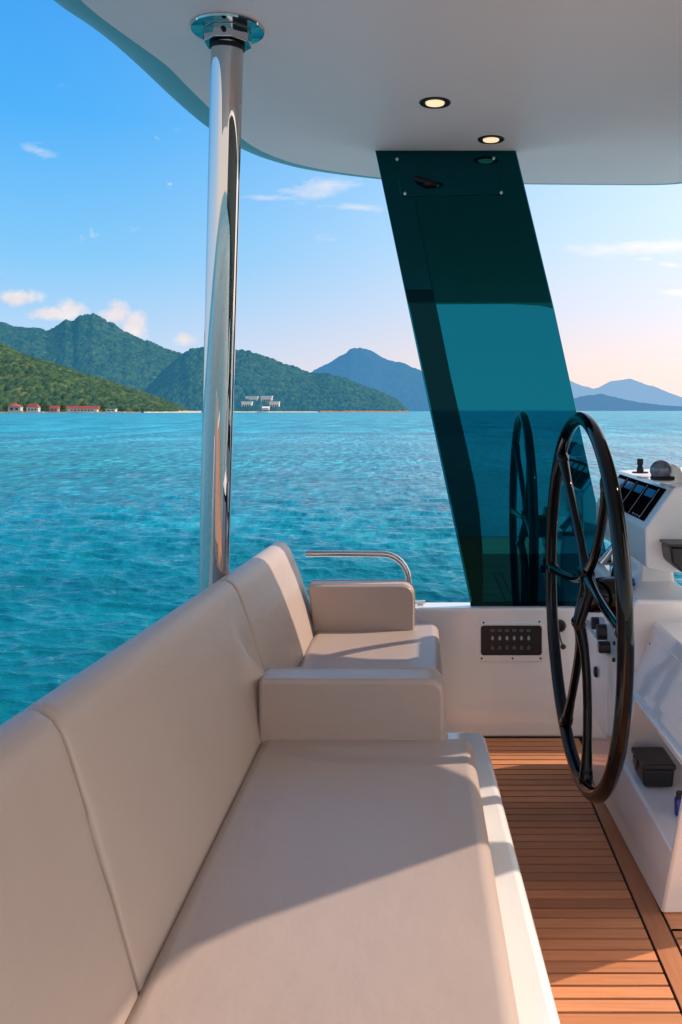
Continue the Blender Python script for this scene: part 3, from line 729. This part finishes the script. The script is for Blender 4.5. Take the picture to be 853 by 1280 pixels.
# ------------------------------------------------------------------ dark glass panel
YG = 3.765
gp = thing('glass_pillar', 'leaning dark teal mirror glass pillar between bulkhead and hardtop', 'glass panel', P(680,757,YG))
lt, lb = P(468.5,188,YG), P(589,757.5,YG); rt, rb = P(644.5,188,YG), P(772,757.5,YG); rm = P(693,386,YG)
for q in (lt, rt): q.z = ZC+.012
for q in (lb, rb): q.z = .5525
def gq(pts, y0, y1): 
    return MB().prism([(p.x,p.z) for p in pts], lambda a,c: (a,y0,c), lambda a,c: (a,y1,c))
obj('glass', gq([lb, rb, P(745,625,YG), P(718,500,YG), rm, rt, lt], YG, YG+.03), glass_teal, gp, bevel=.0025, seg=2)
def lf(y): # left edge x at pixel y
    return 468.5+(589-468.5)*(y-188)/(757.5-188)
obj('roof_reflection', gq([P(lf(380.5)+1.5,380.5,YG), P(640,380,YG), P(676,382,YG), P(691.2,385.5,YG), P(643.5,188.5,YG), P(470,188.5,YG)], YG-.0022, YG-.0004), glass_roof_refl, gp)  # overlay painting the dark roof reflection onto the mirror
# overlay strips painting a dark pillar's reflection down the left, with its thin edge line
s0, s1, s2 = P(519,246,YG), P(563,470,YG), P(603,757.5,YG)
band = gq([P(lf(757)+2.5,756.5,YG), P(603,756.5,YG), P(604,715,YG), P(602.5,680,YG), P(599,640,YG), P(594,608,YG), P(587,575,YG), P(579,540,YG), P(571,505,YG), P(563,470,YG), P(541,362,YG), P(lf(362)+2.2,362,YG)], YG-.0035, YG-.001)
obj('pillar_reflection', band, glass_black, gp)
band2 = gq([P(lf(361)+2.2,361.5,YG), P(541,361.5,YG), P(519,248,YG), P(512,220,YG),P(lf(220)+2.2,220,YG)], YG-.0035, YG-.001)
obj('upper_strip_reflection', band2, glass_dark, gp)
obj('reflection_edge', MB().tube([P(519,248,YG-.004), P(541,362,YG-.004), P(563,470,YG-.004), P(571,505,YG-.004), P(579,540,YG-.004), P(587,575,YG-.004), P(594,608,YG-.004), P(599,640,YG-.004), P(602.5,680,YG-.004), P(604,715,YG-.004), P(603,752,YG-.004)], .0022, 6), glass_dark, gp)
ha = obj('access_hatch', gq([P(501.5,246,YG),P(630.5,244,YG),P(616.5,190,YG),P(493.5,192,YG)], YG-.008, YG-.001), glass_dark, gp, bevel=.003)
for px, py in ((496.5,199),(617.5,198),(506.5,242),(627,241)):
    c = P(px,py,YG-.0075); obj('screw', MB().lathe([(.0075,0),(.007,.003),(.003,.0045)], c, (0,-1,0), 14), chrome, ha)
hd = [P(518,222,YG-.012),P(524,225,YG-.02),P(536,229,YG-.022),P(546,231,YG-.016)]
obj('handle', MB().tube(hd, [.007,.016,.018,.010], 12), blackgloss, ha)
obj('base_reflection', gq([P(603.5,692,YG), P(758.5,692,YG), P(771.5,751.5,YG), P(603.8,751.5,YG)], YG-.0022, YG-.0004), glass_base_refl, gp)  # overlay painting a dark reflection across the panel foot
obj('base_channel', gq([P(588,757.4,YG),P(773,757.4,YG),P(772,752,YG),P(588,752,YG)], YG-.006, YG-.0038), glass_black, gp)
# ------------------------------------------------------------------ helm console
hcn = thing('helm_console', 'white moulded helm console with tilted screen pod right of the wheel', 'console', (.85, 2.8, 0))
XR = 1.25
cb = MB().add([(.655,2.43,0),(.657,2.17,.50),(.717,2.06,.735),(XR,2.43,.735),(XR,2.43,.50),(XR,2.43,0),
               (.625,3.45,0),(.655,3.30,.50),(.715,3.06,.735),(XR,3.06,.735),(XR,3.30,.50),(XR,3.45,0)],
              [(0,1,4,5),(1,2,3,4),(6,11,10,7),(7,10,9,8),(0,6,7,1),(1,7,8,2),(2,8,9,3),(3,9,10,4),(4,10,11,5),(5,11,6,0)])
cut = MB().hexa([(.60,2.338,.225),(.90,2.338,.235),(.90,2.93,.235),(.60,2.93,.225),(.60,2.215,.475),(.90,2.215,.50),(.90,2.74,.50),(.60,2.74,.475)])
body = obj('body', cb, gel, hcn, cut=cut, bevel=.010, seg=4, ang=15)
# raised rib lines and recess on the upper face
def face_pt(y, z, off=0):   # left face of the body
    t = (z-.5)/.235; return (.657+.06*t-off, y, z)
obj('rib', MB().tube([face_pt(2.95,.50,.0),face_pt(2.6,.505,.0),face_pt(2.2,.51,0)], .012, 12), gel, hcn)
obj('panel_recess', MB().add([face_pt(2.62,.545,.004),face_pt(2.24,.545,.004),face_pt(2.2,.70,.004),face_pt(2.66,.70,.004),face_pt(2.62,.545,-.004),face_pt(2.24,.545,-.004),face_pt(2.2,.70,-.004),face_pt(2.66,.70,-.004)], [(0,1,2,3),(4,7,6,5),(0,4,5,1),(1,5,6,2),(2,6,7,3),(3,7,4,0)]), gel, hcn, bevel=.0035)
for px, py in ((813,805),(805.5,841)):
    X_ = .70 if py < 820 else .685; Y_ = F*X_/(px-VX); c = P(px,py,Y_)
    obj('screw', MB().lathe([(.006,0),(.006,.006),(.003,.008)], (c.x+.006,c.y,c.z), (-1,0,0), 12), rubber, hcn)
# steering housing with the wheel shaft
hs = obj('steering_housing', MB().add([(.648,3.52,.20),(.648,2.99,.20),(.634,2.70,.70),(.646,2.70,.808),(.634,3.46,.72),(.646,3.44,.808),(.86,2.99,.20),(.86,3.52,.20),(.86,2.70,.81),(.86,3.44,.81)],
        [(0,1,2,4),(4,2,3,5),(5,3,8,9),(1,6,8,3,2),(0,4,5,9,7),(6,7,9,8),(0,7,6,1)]), gel, hcn, bevel=.014, seg=4, ang=12)
hh = obj('hatch', MB().prism(rrect(3.01, 3.40, .26, .56, .03), lambda a,c: (.627,a,c), lambda a,c: (.655,a,c)), gel, hcn, bevel=.004)
obj('hatch_latch', MB().lathe([(.02,0),(.02,.006),(.016,.012),(.006,.014)], (.629, 3.19, P(748,839,3.2).z), (-1,0,0), 20), blackplast, hh)
def sw(px, py, ry, rz, name, m=blackplast, dpt=.022):
    Y_ = F*.634/(px-VX); c = P(px,py,Y_)
    return obj(name, MB().prism(rrect(c.y-ry, c.y+ry, c.z-rz, c.z+rz, min(ry,rz)*.9, 5), lambda a,e: (.636-dpt,a,e), lambda a,e: (.645,a,e)), m, hcn, bevel=.004)
sw(747.5,779,.016,.022,'rocker_switch', dpt=.026); sw(757,790,.018,.027,'rocker_switch', dpt=.032); k_ = sw(761,809,.017,.020,'ignition_switch', dpt=.036)
c = P(761,809,F*.634/231); obj('switch_label', MB().box(.5965,.5985,c.y-.012,c.y+.012,c.z-.012,c.z+.012), greymark, k_)
for px, py in ((768,804),(751,729),(767,825)):
    Y_ = F*.634/(px-VX); c = P(px,py,Y_)
    obj('screw', MB().lathe([(.007,0),(.007,.006),(.004,.007)], (.637,c.y,c.z), (-1,0,0), 12), rubber, hcn)
# nacelle carrying the wheel hub
WX, WY, WZ = .517, 2.90, HC-.62
obj('shaft_housing', MB().lathe([(.105,0),(.105,.012),(.062,.02),(.055,.075),(.045,.10),(.035,.105)], (.645,WY,WZ+.01), (-1,0,.04), 36), blackgloss, hcn)
# stalk and screen pod
obj('stalk', MB().hexa([(.725,2.98,.72),(.86,2.98,.72),(.86,3.30,.72),(.725,3.30,.72),(.735,3.0,.90),(.85,3.0,.90),(.85,3.28,.90),(.735,3.28,.90)]), gel, hcn, bevel=.018, seg=4)
ps = [(.702,.893),(.699,1.016),(.792,1.148),(1.14,1.166),(1.14,.875),(.76,.880)]
pod = obj('instrument_pod', MB().prism(ps, lambda a,c: (a,2.775,c), lambda a,c: (a+.004,3.60,c-.004)), gel, hcn, bevel=.008, seg=4, ang=15)
def scr(s, y, off):   # point on the tilted screen face; s 0 bottom .. 1 top
    nx, nz = -.817, .576
    return (.699+(.792-.699)*s+nx*off, y, 1.016+(1.148-1.016)*s+nz*off)
def sq(s0, s1, y0, y1, o0, o1):
    return MB().hexa([scr(s0,y0,o0),scr(s0,y1,o0),scr(s1,y1,o0),scr(s1,y0,o0),scr(s0,y0,o1),scr(s0,y1,o1),scr(s1,y1,o1),scr(s1,y0,o1)])
sc_ = obj('display', sq(.12,.90,2.84,3.50,-.004,.0035), scrblack, pod, bevel=.002)
scrblue = simple('sky_reflection_blue', (.02,.12,.34), .1, 0, 0, .2)  # blue colour stands for sky reflected in the upper screens
for k in range(4):
    y0 = 2.90+k*.15
    obj('screen', sq(.22,.83,y0+.006,y0+.125,.0034,.0042), scrblack, sc_)
    obj('screen_sky_reflection', sq(.62,.80,y0+.012,y0+.118,.0041,.0047), scrblue, sc_)
    obj('divider', sq(.14,.86,y0-.004,y0-.001,.0034,.0046), greymark, sc_)
for k in range(4):
    y0 = 2.90+k*.03; obj('screen_button', sq(.15,.19,y0,y0+.008,.0034,.005), greymark, sc_)
# rod, compass, cup holder, throttle
c = P(800.5,589,3.30); zt = 1.155
obj('joystick', MB().lathe([(.030,0),(.030,.005),(.013,.006),(.012,.022),(.009,.024),(.009,.030),(.0115,.032),(.0115,.052),(.009,.054)], (c.x,c.y,zt), (0,0,1), 20), blackplast, hcn)
cy_ = 2.92; cc = P(833,598,cy_)
cp = obj('compass', MB().lathe([(.050,0),(.050,.012),(.046,.030),(.038,.048),(.022,.060),(.006,.063)], (cc.x+.012,cy_+.02,1.152), (0,0,1), 32), gel, hcn)
obj('dome', MB().lathe([(.002,-.036),(.018,-.031),(.030,-.02),(.036,0),(.034,.012),(.027,.024),(.015,.033),(.001,.036)], (cc.x-.020,cy_-.01,1.192), (-.5,-.5,.6), 28), domeglass, cp)
obj('dome_ring', MB().lathe([(.040,0),(.041,.010),(.036,.014)], (cc.x-.012,cy_-.004,1.160), (0,0,1), 28), rubber, cp)
obj('knob', MB().lathe([(.005,0),(.005,.006),(.003,.007)], (cc.x-.0,cy_-.046,1.165), (-.2,-1,0), 12), rubber, cp)
ch = obj('cup_holder', MB().prism([(.745,.977),(.92,.977),(.90,.905),(.86,.893),(.79,.893),(.752,.925)], lambda a,c: (a,2.66,c), lambda a,c: (a,2.772,c)), blackplast, hcn, bevel=.01, seg=3)
obj('rim', MB().box(.741,.925,2.655,2.771,.9775,.985), blackplast, ch, bevel=.003)
q0 = P(752,706,3.40)
tb = obj('throttle', MB().box(.64,.73,3.36,3.44,.806,.818), blackplast, hcn, bevel=.004)
obj('lever', MB().tube([(.662,3.30,.818),(.680,3.30,.838),(.700,3.30,.866),(.716,3.30,.880)], [.018,.016,.013,.015], 14).lathe([(.03,0),(.03,.05),(.02,.055)], (.735,3.34,.815), (0,0,1), 20), chrome, tb)
bc = P(770,719,2.95)
obj('line_clip', MB().tube([(.665,2.93,.812),(.70,2.93,.82)], .012, 12), bluegloss, hcn)
# added panel out of frame, outline shaped to throw shade on the settee
XW = 1.30
wp = [(2.62,1.15),(2.53,1.53),(2.33,1.41),(2.25,1.15),(2.20,1.15),(2.16,1.278),(2.09,1.423),(1.90,1.768),(1.85,1.825),(1.76,1.865),(1.55,1.90),(.2,1.95),(.2,2.46),(3.57,2.46),(3.586,2.30),(3.61,1.866),(3.47,1.68),(3.42,1.525),(3.42,1.2),(3.6,1.1),(3.6,0),(3.48,0),(3.42,1.1)]
obj('sun_blocker', MB().prism(wp, lambda a,c: (XW,a,c), lambda a,c: (XW+.012,a,c)), tinted, hcn)

# things in the cubby
bx_ = thing('storage_box', 'black lidded plastic box in the open cubby of the helm console', 'box', (.72,2.76,.233))
obj('body', MB().hexa([(.676,2.70,.234),(.765,2.70,.234),(.765,2.83,.234),(.676,2.83,.234),(.672,2.695,.287),(.769,2.695,.287),(.769,2.835,.287),(.672,2.835,.287)]), blackplast, bx_, bevel=.006)
obj('lid', MB().box(.668,.773,2.690,2.840,.2875,.306), blackplast, bx_, bevel=.006)
obj('latch', MB().box(.662,.667,2.74,2.79,.272,.300), blackplast, bx_, bevel=.002)
bt = thing('lotion_bottle', 'small dark blue bottle standing in the cubby near the black box', 'bottle', (.73,2.517,.232))
c = P(851,1018,2.42)
obj('body', MB().lathe([(.014,0),(.015,.004),(.015,.045),(.012,.05)], (.732,2.517,.2335), (0,0,1), 20), bluegloss, bt)
obj('cap', MB().lathe([(.011,.0505),(.011,.064),(.009,.066)], (.732,2.517,.2335), (0,0,1), 20), blackplast, bt)

# ------------------------------------------------------------------ steering wheel
RW = .594
sw_ = thing('steering_wheel', 'large black lacquered helm wheel with six spokes in front of the console', 'steering wheel', (WX,WY,WZ))
YAW = .038
def wpt(t, r, dxx=0):   # t degrees from top towards the viewer
    u_ = -r*math.sin(R(t)); return Vector((WX + dxx - YAW*1.4*u_*0 + (-.020*u_), WY+u_, WZ+r*math.cos(R(t))))
rim = MB(); nS = 120; sg = 20; v = []; f = []
for i in range(nS):
    t = 360*i/nS; c = wpt(t, RW); rad = (wpt(t, RW+.1)-c).normalized(); nn = Vector((1,.020,0)).normalized()
    for k in range(sg):
        a = 2*math.pi*k/sg; v.append(c + (rad*math.cos(a) + nn*math.sin(a))*.0228)
for i in range(nS):
    i2 = (i+1)%nS
    for k in range(sg):
        k2 = (k+1)%sg; f.append((i*sg+k, i2*sg+k, i2*sg+k2, i*sg+k2))
obj('rim', rim.add(v,f), blackgloss, sw_)
N1 = wpt(-3,.085,.018); N2 = wpt(178,.080,-.008)
def spoke(t, node, bend=.0, r0=.020, r1=.0150, name='spoke'):
    e = wpt(t, RW-.012); pts = []; q = node
    mid = wpt(t, RW*.32, .03) if bend else (q+e)/2
    for k in range(13):
        s = k/12
        if bend: p = q*(1-s)**2 + mid*2*s*(1-s) + e*s*s
        else: p = q*(1-s) + e*s
        pts.append(p)
    rr = [r0+(r1-r0)*min(1,k/4) + (.007*max(0,(k-10)/2)) for k in range(13)]
    sp_ = obj(name, MB().tube(pts, rr, 16), blackgloss, sw_)
    d = (pts[-1]-pts[-2]).normalized()
    obj('socket', MB().tube([pts[-1]-d*.045, pts[-1]-d*.04, pts[-1]-d*.012, pts[-1]-d*.008], [.017,.0215,.0235,.022], 16), blackgloss, sp_)
spoke(-38, N1, 1); spoke(43, N1, 1); spoke(87, N1, 1); spoke(-90, N1, 1); spoke(172, N2, 1); spoke(-152, N2, 1)
hb = MB().tube([N1+Vector((-.0,-.03,0)), wpt(60,.05,.02), N2+Vector((0,-.02,0))], .016, 14).tube([N1+Vector((0,.03,0)), wpt(-60,.05,.02), N2+Vector((0,.02,0))], .016, 14)
hb.tube([N1+Vector((0,-.035,0)), N1+Vector((0,.035,0))], .024, 14).tube([N2+Vector((0,-.02,0)), N2+Vector((0,.02,0))], .022, 14)
hbo = obj('hub', hb, blackgloss, sw_)
obj('hub_cap', MB().lathe([(.046,0),(.046,.035),(.038,.046),(.014,.050)], (WX+.06,WY,WZ), (-1,0,0), 24), blackgloss, hbo)
for k in range(5):
    a = R(72*k+20); obj('hub_bolt', MB().lathe([(.006,0),(.006,.006)], (WX+.014,WY+.026*math.cos(a),WZ+.026*math.sin(a)), (-1,0,0), 8), chrome, hbo)

# ------------------------------------------------------------------ camera
cam = bpy.data.cameras.new('camera'); cam.sensor_fit = 'VERTICAL'; cam.sensor_height = 24
cam.lens = F/1280*24; cam.shift_x = -(VX-426.5)/1280; cam.shift_y = -(640-VY)/1280
cam.clip_start = .05; cam.clip_end = 100000
co_ = bpy.data.objects.new('camera', cam); C.objects.link(co_); co_.location = (0,0,HC*S); co_.rotation_euler = (R(90),0,0)
sc = bpy.context.scene; sc.camera = co_
for o in bpy.data.objects:
    if '_w' in o: del o['_w']
sc.view_settings.view_transform = 'Standard'; sc.view_settings.look = 'None'; sc.view_settings.exposure = 0; sc.view_settings.gamma = 1
sc.render.engine = 'CYCLES'; sc.cycles.use_denoising = True
sc.cycles.max_bounces = 8; sc.cycles.diffuse_bounces = 4; sc.cycles.glossy_bounces = 6; sc.cycles.sample_clamp_indirect = 8
